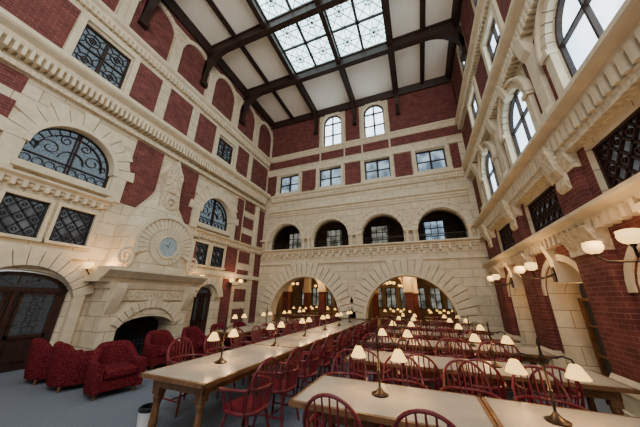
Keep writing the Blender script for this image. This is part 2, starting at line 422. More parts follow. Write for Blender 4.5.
for c in WC: window(FB,rect(c-.72,c+.72,8.05,9.35),rectbars(c,.72,8.05,9.35,2,2,t=.07,th=.022),winglass,label="dark framed casement window with four panes")
for c in (-4.2,-1.5):
    B=rectbars(c,.62,10.9,12.75,2,2,t=.07,th=.025)+[('r',c,12.75,.53,.62)]+[('b',c-.04,c+.04,12.75,13.3)]
    window(FB,archpoly(c,.62,10.9,12.75,16),B,dayglass,label="tall round headed window with dark frame")
for c,h,a,b in LT:
    B=rectbars(c,h,a,b,2,2,t=.07)
    for i in (-1,1):
        for j in (0,1):
            cu=c+i*h/2;cz=a+(b-a)*(.25+.5*j);B.append(('c',cu,cz,.2,.012,14));B.append(('c',cu,cz,.09,.010,10))
            for q in range(4):
                an=pi/4+q*pi/2;B.append(('d',(cu+.2*math.cos(an),cz+.2*math.sin(an)),(cu+.42*math.cos(an),cz+.45*math.sin(an)),.010))
            B.append(('d',(cu-.3,cz),(cu+.3,cz),.008));B.append(('d',(cu,cz-.36),(cu,cz+.36),.008))
    window(FL,rect(c-h,c+h,a,b),B,dimglass,label="dark leaded glass window with ring tracery")
for c in LA:
    B=[('r',c,ZA,.9,.98),('b',c-.98,c+.98,4.75,4.82),('b',c-.98,c-.92,4.75,ZA),('b',c+.92,c+.98,4.75,ZA),('b',c-.05,c-.02,4.75,6.2),('b',c+.02,c+.05,4.75,6.2),('b',c-.95,c+.95,ZA-.16,ZA-.13)]
    for r_ in (.74,.28): B.append(('r',c,ZA,r_-.010,r_+.010))
    for s in (-1,1):
        for (cu,cz,r0,dirn,ph) in ((.48,.20,.22,1,0),(.22,.56,.14,-1,1),(.78,.14,.10,1,2)):
            P=[]
            for i in range(13):
                a=ph+dirn*i*.62;r=r0*(1-.055*i);P.append((c+s*(cu+r*math.cos(a)),ZA+cz+r*math.sin(a)))
            for i in range(12): B.append(('d',P[i],P[i+1],.008))
    for q in range(1,12):
        an=pi*q/12
        B.append(('d',(c+.74*math.cos(an),ZA+.74*math.sin(an)),(c+.92*math.cos(an),ZA+.92*math.sin(an)),.008))
    for q in range(8):
        u=c-.82+q*.235;B.append(('c',u,ZA-.31,.10,.008,10))
    window(FL,archpoly(c,.98,4.75,ZA,20),B,dimglass,label="half round leaded glass window with dark tracery")
    for s in (-.5,.5):
        cc=c+s;window(FL,rect(cc-.4,cc+.4,3.0,3.95),rosettes(cc,.4,3.0,3.95,3,3,.018),grilleglass,label="small square window with dark diamond lattice",n=-.10,fr=iron)
for c in RW:
    B=[('r',c,6.3,WR-.06,WR),('b',c-WR,c+WR,5.25,5.31),('b',c-WR,c+WR,6.27,6.32),('b',c-WR,c-WR+.05,5.25,6.3),('b',c+WR-.05,c+WR,5.25,6.3),('b',c-.02,c+.02,5.25,7.0)]
    window(FR,archpoly(c,WR,5.25,6.3,20),B,dayglass,label="round headed window bright with daylight",n=-.12)
    window(FR,rect(c-.6,c+.6,8.4,9.8),rectbars(c,.6,8.4,9.8,2,2),dayglass,label="square headed window bright with daylight",n=-.12)
    window(FR,archpoly(c,.6,11,12.6,16),rectbars(c,.6,11,12.6,2,2)+[('r',c,12.6,.54,.6)],dayglass,label="tall round headed window bright with daylight",n=-.12)
for c in RL:
    window(FR,rect(c-.82,c+.82,3.25,4.2),rosettes(c,.82,3.25,4.2,6,3,.018),grilleglass,label="wide low window with dark diamond lattice",n=-.15,fr=doorwood)
    window(FR,archpoly(c,.88,0,1.85,16,rz=.7),rectbars(c,.88,0.02,1.8,4,3,t=.07)+[('b',c-.03,c+.03,1.8,2.5)],darkglass,label="brown arched wooden screen below the ledge",fr=oak,n=-.6)
    mb=MB()
    P=[(.9*math.cos(pi*i/16),.72*math.sin(pi*i/16)) for i in range(17)];Q=[(1.04*math.cos(pi*i/16),.86*math.sin(pi*i/16)) for i in range(17)]
    for i in range(16): mb.quadprism(FR,[(c+P[i][0],1.85+P[i][1]),(c+Q[i][0],1.85+Q[i][1]),(c+Q[i+1][0],1.85+Q[i+1][1]),(c+P[i+1][0],1.85+P[i+1][1])],-.02,.05)
    struct('trim',mb,stoneT,"stone moulding over arched recess",'arch')
# ------------------------------------------------------------ doors
def door(F,c,hw,z1,rz,label):
    n=-.25
    mb=MB();mb.quadprism(F,archpoly(c,hw,0,z1,12,rz=rz),n,n+.06)
    o=struct('door',mb,doorwood,label,'door')
    g=MB();fr=MB();lt=MB()
    for s in (-1,1):
        a,b=(c-hw+.2,c-.14) if s<0 else (c+.14,c+hw-.2)
        g.fbox(F,a,b,.75,z1-.05,n+.06,n+.075)
        fr.fbox(F,a-.03,b+.03,.7,.77,n+.06,n+.11);fr.fbox(F,a-.03,b+.03,z1-.08,z1-.02,n+.06,n+.11)
        fr.fbox(F,a-.03,a+.02,.7,z1-.05,n+.06,n+.11);fr.fbox(F,b-.02,b+.03,.7,z1-.05,n+.06,n+.11)
        fr.fbox(F,a+.05,b-.05,.2,.6,n+.06,n+.09)
        u=(a+b)/2
        for i in range(4):
            z=.88+(z1-1.06)*i/3
            lt.ring(F,u,z,min(.09,(b-a)*.25),.006,n+.07,n+.085,12)
        for i in range(-1,2): lt.fbox(F,u+i*.11-.005,u+i*.11+.005,.77,z1-.08,n+.07,n+.082)
        for i in range(7): z=.8+(z1-.92)*i/6;lt.fbox(F,a,b,z-.004,z+.004,n+.07,n+.082)
    g.quadprism(F,[(c+(hw-.2)*math.cos(pi*i/12),z1+.1+(rz-.2)*math.sin(pi*i/12)) for i in range(13)],n+.06,n+.07)
    for i in range(1,6):
        an=pi*i/6;P=[(c+.1*math.cos(an)-.01,z1+.1+.05*math.sin(an)),(c+.1*math.cos(an)+.01,z1+.1+.05*math.sin(an)),(c+(hw-.2)*math.cos(an)+.01,z1+.1+(rz-.2)*math.sin(an)),(c+(hw-.2)*math.cos(an)-.01,z1+.1+(rz-.2)*math.sin(an))]
        fr.quadprism(F,P,n+.06,n+.09)
    fr.fbox(F,c-.03,c+.03,0,z1,n+.06,n+.1);fr.fbox(F,c-hw,c+hw,z1,z1+.08,n+.06,n+.1)
    link('door_glass',g.mesh('door_glass',doorglass),o)
    link('door_leading',lt.mesh('door_leading',iron),o)
    link('door_leaf_frame',fr.mesh('door_leaf_frame',doorwood),o)
    h=MB();h.tube([F(c+.08,1.0,n+.1),F(c+.08,1.0,n+.16),F(c+.2,1.0,n+.16)],.012)
    link('handle',h.mesh('handle',bronze),o,label="bronze lever handle")
door(FL,2.95,.96,1.75,.46,"arched dark brown double door with leaded glass")
door(FL,8.55,.53,1.75,.36,"small arched dark wooden door")
# ------------------------------------------------------------ right wall piers
for p in PW:
    mb=MB();mb.fbox(FR,p-.40,p+.40,.62,2.55,-.0,.16);struct('trim',mb,brickS,"tall dark red brick pier",'pier')
    mb=MB();mb.fbox(FR,p-.44,p+.44,0,.42,0,.22);mb.fbox(FR,p-.46,p+.46,.0,.15,0,.28);mb.prof(FR,p-.43,p+.43,[(0,.42),(.24,.42),(.22,.54),(.17,.62),(0,.62)])
    struct('trim',mb,stoneT,"stepped stone base of brick pier",'pier base')
    mb=MB();mb.prof(FR,p-.44,p+.44,[(0,2.6),(.18,2.6),(.24,2.74),(.32,2.92),(0,2.92)]);mb.fbox(FR,p-.43,p+.43,2.5,2.61,0,.2);struct('trim',mb,stoneO,"moulded stone capital of brick pier",'capital')
    mb=MB();mb.fbox(FR,p-.38,p+.38,3.2,4.1,0,.12);struct('trim',mb,brickS,"short dark red brick pilaster",'pilaster')
    mb=MB();mb.prof(FR,p-.41,p+.41,[(0,4.0),(.14,4.0),(.22,4.32),(0,4.32)]);
    mb.prof(FR,p-.16,p+.16,[(0,3.65),(.16,3.7),(.2,3.8),(.18,3.95),(.28,4.1),(.36,4.6),(0,4.6)])
    struct('trim',mb,stoneO,"carved stone capital and scroll bracket",'capital')
for i in range(4):
    p=(RW[i]+RW[i+1])/2 if i<3 else 11.05
    mb=MB();mb.prof(FR,p-.15,p+.15,[(0,5.0),(.22,5.0),(.22,5.35),(.12,5.45),(.12,6.85),(.2,7.0),(.26,7.4),(0,7.4)]);struct('trim',mb,stoneT,"slender stone pilaster between arched windows",'pilaster')
mb=MB();mb.fbox(FL,11.44,11.66,4.5,6.98,0,.12);struct('trim',mb,stoneT,"plain stone pilaster strip",'pilaster')
# ------------------------------------------------------------ ceiling
SX0,SX1,SY1=-5.3,-.05,9.1
mb=MB()
mb.box(XL-.3,SX0,YF,YB+.4,ZC,ZC+.15);mb.box(SX1,XR+.3,YF,YB+.4,ZC,ZC+.15);mb.box(SX0,SX1,SY1,YB+.4,ZC,ZC+.15)
struct(None,mb,plaster,"cream plaster ceiling panels around a skylight","ceiling","ceiling")
mb=MB();mb.box(SX0,SX1,YF,SY1,ZC+.12,ZC+.15)
sk=MB()
CW=(SX1-SX0)/4;RH=1.45
y=SY1
def bar(a,b,w,z0=ZC+.02,z1=ZC+.1):
    dx,dy=b[0]-a[0],b[1]-a[1];l=math.hypot(dx,dy);px,py=-dy/l*w,dx/l*w
    P=[(a[0]+px,a[1]+py),(a[0]-px,a[1]-py),(b[0]-px,b[1]-py),(b[0]+px,b[1]+py)]
    sk.add([(p[0],p[1],z0) for p in P]+[(p[0],p[1],z1) for p in P],[(0,1,2,3),(7,6,5,4),(0,1,5,4),(1,2,6,5),(2,3,7,6),(3,0,4,7)])
for i in range(5): x=SX0+CW*i;bar((x,YF),(x,SY1),.06)
while y>0:
    bar((SX0,y),(SX1,y),.05)
    for i in range(4):
        x=SX0+CW*i;cx=x+CW/2;cy=y-RH/2
        bar((x,y),(x+CW,y-RH),.013,ZC+.07);bar((x,y-RH),(x+CW,y),.013,ZC+.07)
        bar((cx,y),(cx,y-RH),.013,ZC+.07);bar((x,cy),(x+CW,cy),.013,ZC+.07)
        bar((cx,y),(x,cy),.011,ZC+.07);bar((cx,y),(x+CW,cy),.011,ZC+.07);bar((cx,y-RH),(x,cy),.011,ZC+.07);bar((cx,y-RH),(x+CW,cy),.011,ZC+.07)
        P=[(cx+.22*math.cos(2*pi*k/8),cy+.22*math.sin(2*pi*k/8)) for k in range(8)]
        for k in range(8): bar(P[k],P[(k+1)%8],.012,ZC+.07)
    y-=RH
o=struct('window',sk,lead,"large iron framed skylight with geometric leaded panes",'skylight')
link('pane',mb.mesh('pane',skyglass),o)
def beam(x0,x1,y0,y1,z0,z1,label="heavy dark wooden ceiling beam"):
    mb=MB();mb.box(x0,x1,y0,y1,z0,z1);lg=(y1-y0>x1-x0)
    mb.box(x0-.05*lg,x1+.05*lg,y0-.05*(not lg),y1+.05*(not lg),z1-.12,z1-.02)
    struct('trim',mb,wood,label,'beam')
BY=[9.1,6.2,3.3,.4]
for y in BY: beam(XL+.25,XR-.25,y-.13,y+.13,13.2,ZC)
for x in (SX0,(SX0+SX1)/2,SX1): beam(x-.11,x+.11,YF,YB-.3,13.32,ZC-.001)
for x in (SX0-1.75,SX1+1.5): beam(x-.06,x+.06,YF,YB-.3,13.55,ZC-.002,"slender dark ceiling batten")
def bracket(F,u,w=.12,R=1.35,z=13.2):
    mb=MB();k=8
    outer=[(.12+R*(1-math.cos(pi/2*i/k)),z-R+ R*math.sin(pi/2*i/k)) for i in range(k+1)]
    for i in range(k):
        a,b=outer[i],outer[i+1]
        c=(max(a[0]-.2,0),min(a[1]+.2,z));d=(max(b[0]-.2,0),min(b[1]+.2,z+.01))
        P=[a,b,d,c]
        mb.add([F(u-w,p[1],p[0]) for p in P]+[F(u+w,p[1],p[0]) for p in P],[(0,1,2,3),(7,6,5,4),(0,1,5,4),(1,2,6,5),(2,3,7,6),(3,0,4,7)])
    mb.fbox(F,u-w,u+w,z-R-.35,z,0,.16)
    mb.fbox(F,u-w*1.3,u+w*1.3,z-R-.5,z-R-.3,0,.24)
    struct('trim',mb,wood,"curved dark wooden roof bracket",'bracket')
for y in BY: bracket(FL,y);bracket(FR,y)
for x in (SX0-.0,(SX0+SX1)/2,SX1): bracket(FB,x,.09,.8,13.3)
# ------------------------------------------------------------ rooms beyond the back wall
Y2=YB+.5
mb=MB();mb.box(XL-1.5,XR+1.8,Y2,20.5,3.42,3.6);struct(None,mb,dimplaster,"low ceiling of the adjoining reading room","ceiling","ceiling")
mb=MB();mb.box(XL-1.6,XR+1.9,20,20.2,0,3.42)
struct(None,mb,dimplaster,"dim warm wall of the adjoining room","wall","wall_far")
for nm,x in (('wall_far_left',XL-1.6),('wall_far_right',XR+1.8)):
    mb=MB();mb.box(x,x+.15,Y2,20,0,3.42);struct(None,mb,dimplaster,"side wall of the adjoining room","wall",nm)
FF=lambda u,z,n:(u,20-n,z)
for i in range(14):
    c=-9.2+i*1.02
    window(FF,rect(c-.36,c+.36,1.1,2.55),rectbars(c,.36,1.1,2.55,2,3),farglass,n=.05,label="narrow window in the adjoining room")
FA=lambda u,z,n:(u,15.4-n,z)
for i in range(5):
    for yy in (15.2,18.0):
        x=-8.4+i*2.6+(.25 if yy>16 else 0)
        mb=MB();mb.box(x-.2,x+.2,yy-.2,yy+.2,.5,2.1);struct('trim',mb,brickB,"square brick column",'column')
        mb=MB();mb.box(x-.25,x+.25,yy-.25,yy+.25,0,.5);mb.box(x-.28,x+.28,yy-.28,yy+.28,2.1,2.3);mb.box(x-.22,x+.22,yy-.22,yy+.22,2.3,3.42);struct('trim',mb,stoneT,"stone base and capital of brick column",'column')
    if i<4:
        mb=MB();mb.vous(FA,-8.4+i*2.6+1.3,2.2,1.05,1.22,-0,.3,13,gap=.01);struct('trim',mb,stoneT,"stone arch between brick columns",'arch')
mb=MB()
for yy in (15.2,18.0): mb.box(XL-1.4,XR+1.7,yy-.15,yy+.15,3.2,3.42)
struct('trim',mb,wood,"dark ceiling beams of the adjoining room",'beam')
mb=MB();mb.box(XL-.1,XR+.1,Y2,15.4,4.15,4.33);struct(None,mb,wood,"wooden gallery floor","floor","floor")
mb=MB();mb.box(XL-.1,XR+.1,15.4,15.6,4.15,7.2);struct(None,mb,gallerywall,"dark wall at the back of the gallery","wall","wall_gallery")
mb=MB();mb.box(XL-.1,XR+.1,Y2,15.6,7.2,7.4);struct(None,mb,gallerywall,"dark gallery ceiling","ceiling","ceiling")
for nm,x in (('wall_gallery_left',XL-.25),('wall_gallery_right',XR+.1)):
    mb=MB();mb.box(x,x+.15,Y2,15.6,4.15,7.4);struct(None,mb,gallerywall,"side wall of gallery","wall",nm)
FG=lambda u,z,n:(u,15.4-n,z)
for i,c in enumerate((-8.0,-5.1,-2.0,1.2)):
    window(FG,rect(c-.55,c+.55,4.8,6.2),rectbars(c,.55,4.8,6.2,3,3),winglass if i==3 else farglass,n=.05,label="glazed screen inside the gallery")
for c in WC:
    mb=MB();mb.tube([FB(c-GR+.01,4.74,-.2),FB(c+GR-.01,4.74,-.2)],.022,6)
    for i in range(14): u=c-.98+i*.15;mb.tube([FB(u,4.34,-.2),FB(u,4.74,-.2)],.011,5)
    struct('trim',mb,bronze,"low iron railing in gallery arch",'railing')
# ------------------------------------------------------------ things
def empty(name,loc,rot,label,cat,group=None):
    e=bpy.data.objects.new(name,None);e.empty_display_size=.1;COL.objects.link(e)
    e.location=loc;e.rotation_euler=(0,0,rot);e["label"]=label;e["category"]=cat
    if group:e["group"]=group
    return e
fp=empty('fireplace',(XL,5.7,0),0,"monumental carved cream stone fireplace with round dial","fireplace")
def fpart(name,mb,mat,label=None,smooth=False):
    me=mb.mesh(name,mat,smooth);o=link(name,me,fp);o.matrix_parent_inverse=Matrix.Translation((-XL,-5.7,0))
    if label:o["label"]=label
    return o
C=5.7
mb=MB()
mb.fbox(FL,C-1.32,C-.88,.14,2.0,0,.8);mb.fbox(FL,C+.88,C+1.32,.14,2.0,0,.8);mb.fbox(FL,C-.88,C+.88,1.3,2.0,0,.8)
k=10
for i in range(k):
    a0,a1=pi*i/k,pi*(i+1)/k
    pts=[(C+.88*math.cos(a0),.75+.35*math.sin(a0)),(C+.88*math.cos(a0),1.3),(C+.88*math.cos(a1),1.3),(C+.88*math.cos(a1),.75+.35*math.sin(a1))]
    mb.quadprism(FL,pts,0,.8)
mb.fbox(FL,C-1.42,C-.92,0,.14,0,.88);mb.fbox(FL,C+.92,C+1.42,0,.14,0,.88)
fpart('chimney_breast',mb,stoneS)
mb=MB();mb.vous(FL,C,.35,1.0,1.22,.8,.87,13,a0=.5,a1=pi-.5);fpart('hearth_arch',mb,stoneT)
mb=MB();mb.fbox(FL,C-.88,C+.88,0,1.3,.02,.1);mb.fbox(FL,C-.88,C+.88,0,.04,.1,.85);fpart('firebox',mb,hearthblack,"black firebox")
mb=MB()
for i in range(9):
    u=C-.5+i*.125;mb.tube([FL(u,.05,.55),FL(u,.38,.55),FL(u,.42,.5)],.012,6)
mb.tube([FL(C-.55,.3,.55),FL(C+.55,.3,.55)],.015,6);mb.tube([FL(C-.55,.1,.55),FL(C+.55,.1,.55)],.015,6)
fpart('fire_grate',mb,iron)
mb=MB();mb.prof(FL,C-1.68,C+1.68,[(0,2.05),(.84,2.05),(.90,2.14),(1.02,2.18),(1.16,2.30),(1.22,2.35),(1.22,2.44),(0,2.44)])
mb.prof(FL,C-1.38,C+1.38,[(0,1.88),(.84,1.88),(.90,2.05),(0,2.05)])
fpart('mantel_shelf',mb,stoneT)
mb=MB();mb.fbox(FL,C-1.0,C+1.0,1.56,1.82,.8,.85);fpart('carved_frieze',mb,stoneO)
for s in (-1,1):
    mb=MB();cv=[(0,1.2),(.81,1.2)]+[(.81+.28*math.sin(pi/2*i/6),1.2+.82*(i/6)) for i in range(1,7)]+[(0,2.05)]
    mb.prof(FL,C+s*1.18-.13,C+s*1.18+.13,cv);fpart('mantel_bracket',mb,stoneT)
mb=MB()
def sstep(t): return t*t*(3-2*t)
N=26;K=20;vs=[];fs=[]
for i in range(N+1):
    t=i/N;z=2.44+4.1*t
    w=1.38-.16*min(t/.12,1)**.7
    if t>.30: w=.32+(1.22-.32)*(1-sstep(min((t-.30)/.48,1)))
    d=.90-.62*sstep(min(t/.95,1))
    for j in range(K+1):
        a=pi*j/K
        c,s_=math.cos(a),math.sin(a)
        vs.append(FL(C+w*math.copysign(abs(c)**.65,c),z,d*abs(s_)**.6))
for i in range(N):
    for j in range(K): fs.append((i*(K+1)+j,i*(K+1)+j+1,(i+1)*(K+1)+j+1,(i+1)*(K+1)+j))
fs.append(tuple(range(N*(K+1),(N+1)*(K+1))))
mb.add(vs,fs);fpart('hood',mb,stoneS,smooth=True)
ZD=3.28
mb=MB()
mb.vous(FL,C,ZD,.33,.40,.5,.96,24,a0=0,a1=2*pi,gap=0)
mb.vous(FL,C,ZD,.40,.60,.4,.92,24,a0=0,a1=2*pi,gap=.006)
mb.vous(FL,C,ZD,.62,.98,.3,.86,22,a0=-.35,a1=pi+.35,gap=.010)
mb.vous(FL,C,ZD,.98,1.08,.2,.91,34,a0=-.35,a1=pi+.35,gap=0)
fpart('radiating_surround',mb,stoneT)
for s in (-1,1):
    mb=MB()
    pts=[];rad=[]
    for i in range(34):
        a=i*.36-1.2;r=.32-.0088*i
        pts.append(FL(C+s*(1.20-r*math.cos(a)*.75),2.80+r*math.sin(a),.84));rad.append(.06-.0012*i)
    mb.tube(pts,rad,8)
    fpart('side_scroll',mb,stoneT,smooth=True)
mb=MB()
mb.quadprism(FL,[(C-.28,4.4),(C+.28,4.4),(C+.40,4.85),(C+.34,5.25),(C+.30,5.8),(C+.34,6.1),(C+.18,6.4),(C,6.75),(C-.18,6.4),(C-.34,6.1),(C-.30,5.8),(C-.34,5.25),(C-.40,4.85)],.1,.50)
mb.vous(FL,C,4.95,.15,.25,.48,.56,14,a0=0,a1=2*pi,gap=0)
mb.quadprism(FL,[(C-.15,5.35),(C+.15,5.35),(C+.12,5.85),(C,6.1),(C-.12,5.85)],.48,.55)
mb.ball(FL(C,4.95,.5),.09)
for s in (-1,1):
    for z in (5.35,5.65,5.95,6.2): mb.ball(FL(C+s*.24,z,.49),.06)
fpart('carved_crest',mb,stoneO)
mb=MB();mb.quadprism(FL,[(C+.33*math.cos(2*pi*i/32),ZD+.33*math.sin(2*pi*i/32)) for i in range(32)],.7,.93);fpart('dial',mb,dialm,"blue grey round dial")
for nm,du,dz in (('dial_hand',.04,.2),('dial_hand',-.13,.05)):
    mb=MB();mb.tube([FL(C,ZD,.94),FL(C+du,ZD+dz,.94)],.008,6);fpart(nm,mb,iron)
# ---- windsor chair meshes
def chair_parts():
    P=[]
    m=MB();k=24
    def outline(a,sc=1): 
        c,s=math.cos(a),math.sin(a)
        return (.235*sc*math.copysign(abs(c)**.75,c),.225*sc*math.copysign(abs(s)**.7,s))
    lv=[(.92,.425),(1,.44),(1,.455),(.95,.466),(.6,.455)]
    vs=[];fs=[]
    for sc,z in lv:
        for i in range(k):
            x,y=outline(2*pi*i/k,sc);vs.append((x,y,z))
    for l in range(len(lv)-1):
        for i in range(k): fs.append((l*k+i,l*k+(i+1)%k,(l+1)*k+(i+1)%k,(l+1)*k+i))
    fs+=[tuple(range(k-1,-1,-1)),tuple(range((len(lv)-1)*k,len(lv)*k))]
    m.add(vs,fs);P.append(('seat',m.mesh('seat',redwood,True)))
    for sx,sy in ((-1,-1),(1,-1),(1,1),(-1,1)):
        m=MB();a=Vector((sx*.15,sy*.14,.43));b=Vector((sx*.225,sy*.215,0))
        pr=[0,.12,.2,.28,.34,.5,.62,.7,.78,1];rr=[.013,.019,.013,.02,.013,.019,.021,.013,.018,.012]
        m.tube([a.lerp(b,t) for t in pr],rr,8);P.append(('leg',m.mesh('leg',redwood,True)))
    m=MB()
    f=.62
    for sx in (-1,1):
        x=sx*(.15+.075*f);m.tube([(x,-.14-.075*f,.43*(1-f)),(x,0,.43*(1-f)),(x,.14+.075*f,.43*(1-f))],[.009,.014,.009],6)
    x=.15+.075*f;m.tube([(-x,0,.43*(1-f)),(0,0,.43*(1-f)),(x,0,.43*(1-f))],[.009,.014,.009],6)
    P.append(('stretcher',m.mesh('stretcher',redwood,True)))
    m=MB();pts=[(-.27,-.17,.66),(-.275,-.08,.665)]
    for i in range(13):
        a=pi-pi*i/12;pts.append((.265*math.cos(a),.03+.215*math.sin(a),.675))
    pts+=[(.275,-.08,.665),(.27,-.17,.66)]
    m.tube(pts,[.024,.02]+[.017]*13+[.02,.024],8)
    for sx in (-1,1):
        m.tube([(sx*.205,-.12,.45),(sx*.235,-.13,.56),(sx*.262,-.13,.66)],[.011,.016,.011],8)
        m.tube([(sx*.205,-.03,.45),(sx*.265,-.03,.665)],.008,6)
    P.append(('arm_rail',m.mesh('arm_rail',redwood,True)))
    m=MB();pts=[]
    for i in range(17):
        a=pi-pi*i/16;x=.225*math.cos(a);h=max(math.sin(a),0)**.75
        pts.append((x,.19+.075*h+(0 if i not in(0,16) else -.02),.66+.30*h))
    pts=[(-.205,.14,.45)]+pts+[(.205,.14,.45)]
    m.tube(pts,.014,8);P.append(('bow_back',m.mesh('bow_back',redwood,True)))
    m=MB()
    for i in range(7):
        t=(i-3)/3;x0=.13*t;x1=.18*t;h=(1-(t*.78)**2)**.42
        m.tube([(x0,.18,.455),(x1*.93,.2+.03,.69),(x1,.19+.075*h,.655+.30*h)],[.008,.010,.007],6)
    for t in (-1,1):
        m.tube([(t*.19,.10,.455),(t*.235,.15,.67)],.008,6)
    P.append(('back_spindles',m.mesh('back_spindles',redwood,True)))
    return P
CH=chair_parts()
def chair(x,y,rot,group,label="dark red windsor armchair with spindle back"):
    e=empty('windsor_chair',(x,y,0),rot,label,'chair',group);e.scale=(1.08,1.08,1.04)
    for n,me in CH: link(n,me,e)
def table_parts(Lg,W):
    P=[]
    m=MB();m.box(-Lg/2+.035,Lg/2-.035,-W/2+.035,W/2-.035,.725,.762);P.append(('tabletop',m.mesh('tabletop',tabletop)))
    m=MB()
    m.box(-Lg/2,Lg/2,-W/2,-W/2+.04,.715,.76);m.box(-Lg/2,Lg/2,W/2-.04,W/2,.715,.76);m.box(-Lg/2,-Lg/2+.04,-W/2,W/2,.715,.76);m.box(Lg/2-.04,Lg/2,-W/2,W/2,.715,.76)
    P.append(('edge_banding',m.mesh('edge_banding',oak)))
    m=MB();a,b=Lg/2-.12,W/2-.12
    m.box(-a,a,-b,-b+.03,.6,.725);m.box(-a,a,b-.03,b,.6,.725);m.box(-a,-a+.03,-b,b,.6,.725);m.box(a-.03,a,-b,b,.6,.725)
    P.append(('apron',m.mesh('apron',oak)))
    for sx in (-1,1):
        for sy in (-1,1):
            m=MB();c=(sx*(a-.06),sy*(b-.06),0)
            m.box(c[0]-.055,c[0]+.055,c[1]-.055,c[1]+.055,.52,.7)
            m.lathe([(.03,0),(.045,.03),(.03,.07),(.042,.12),(.05,.2),(.038,.42),(.055,.48),(.045,.52)],c,12)
            P.append(('leg',m.mesh('leg',oak,False)))
    return P
TB={}
def table(x,y,rot,Lg,W,group,label="long reading table with pale top and oak edge"):
    k=(Lg,W)
    if k not in TB:TB[k]=table_parts(Lg,W)
    e=empty('reading_table',(x,y,0),rot,label,'table',group)
    for n,me in TB[k]: link(n,me,e)
def lamp_parts():
    P=[]
    m=MB();m.lathe([(.085,0),(.09,.012),(.07,.02),(.04,.035),(.022,.06),(.014,.07)],n=20);P.append(('base',m.mesh('base',bronze,True)))
    m=MB();m.lathe([(.012,.06),(.011,.2),(.02,.22),(.011,.24),(.011,.46),(.02,.48),(.012,.5),(.010,.56),(.018,.58),(.004,.63)],n=10);P.append(('stem',m.mesh('stem',bronze,True)))
    m=MB()
    for s in (-1,1): m.tube([(0,0,.42),(s*.07,0,.47),(s*.15,0,.49),(s*.205,0,.47),(s*.215,0,.44)],.008,8)
    P.append(('arm',m.mesh('arm',bronze,True)))
    for s in (-1,1):
        m=MB();c=(s*.215,0,0);m.lathe([(.082,.33),(.085,.335),(.036,.43),(.022,.438)],c,20);P.append(('lamp_shade',m.mesh('lamp_shade',shadem,True)))
    return P
LP=lamp_parts()
LAMPS=[]
def lamp(x,y,rot,group,z=.762,lit=False):
    e=empty('table_lamp',(x,y,z),rot,"bronze twin arm reading lamp with glowing cream shades",'lamp',group)
    for n,me in LP: link(n,me,e)
    if lit:
        for s in (-1,1): LAMPS.append((x+s*.215*math.cos(rot),y+s*.215*math.sin(rot),z+.29))
for i in range(4): table(-2.92,3.68+i*2.36,pi/2,2.34,1.08,"long row of joined reading tables")
for i in range(12):
    y=2.95+i*.76
    if y>11.8:break
    chair(-2.08+random.uniform(-.02,.02),y,-pi/2+random.uniform(-.08,.08),"windsor chairs along the long tables")
    chair(-3.78+random.uniform(-.02,.02),y+.6,pi/2+random.uniform(-.08,.08),"windsor chairs along the long tables")
for i,y in enumerate((3.35,4.9,6.4,7.9,9.4,10.9)): lamp(-2.92,y,pi/2,"twin arm lamps on the long tables",lit=i<4)
for i in range(3): table(-5.25,7.0+i*1.97,pi/2,1.95,.96,"reading tables by the wall")
for i in range(7):
    y=6.4+i*.82
    chair(-4.48,y,-pi/2+random.uniform(-.06,.06),"windsor chairs at the wall side tables")
for y in (6.6,8.1,9.6,11.0): lamp(-5.25,y,pi/2,"twin arm lamps on the wall side tables")
rows=[2.97,4.87,6.77,8.67,10.57]
for j,yy in enumerate(rows):
    table(-.42,yy,0,1.76,.92,"rows of reading tables");table(1.35,yy,0,1.76,.92,"rows of reading tables")
    for x in (-.5,.95): lamp(x,yy+.05,0,"twin arm lamps on the table rows",lit=j<3)
    for i in range(4):
        x=-.95+i*.72
        if j==0:
            if i<3: chair(-.72+i*.68,yy-.60,pi+random.uniform(-.08,.08),"windsor chairs at the table rows")
        else: chair(x+.1,yy-.62,pi+random.uniform(-.06,.06),"windsor chairs at the table rows")
        chair(x-.1,yy+.62,random.uniform(-.06,.06),"windsor chairs at the table rows")
for yy in (14.0,16.6):
    for x in (-6.6,-4.4,-1.2,1.0):
        table(x,yy,0,1.76,.92,"tables in the adjoining room")
        lamp(x-.4,yy,0,"lamps in the adjoining room");lamp(x+.4,yy,0,"lamps in the adjoining room")
        for d in (-.4,.4): chair(x+d,yy-.72,pi,"windsor chairs in the adjoining room")
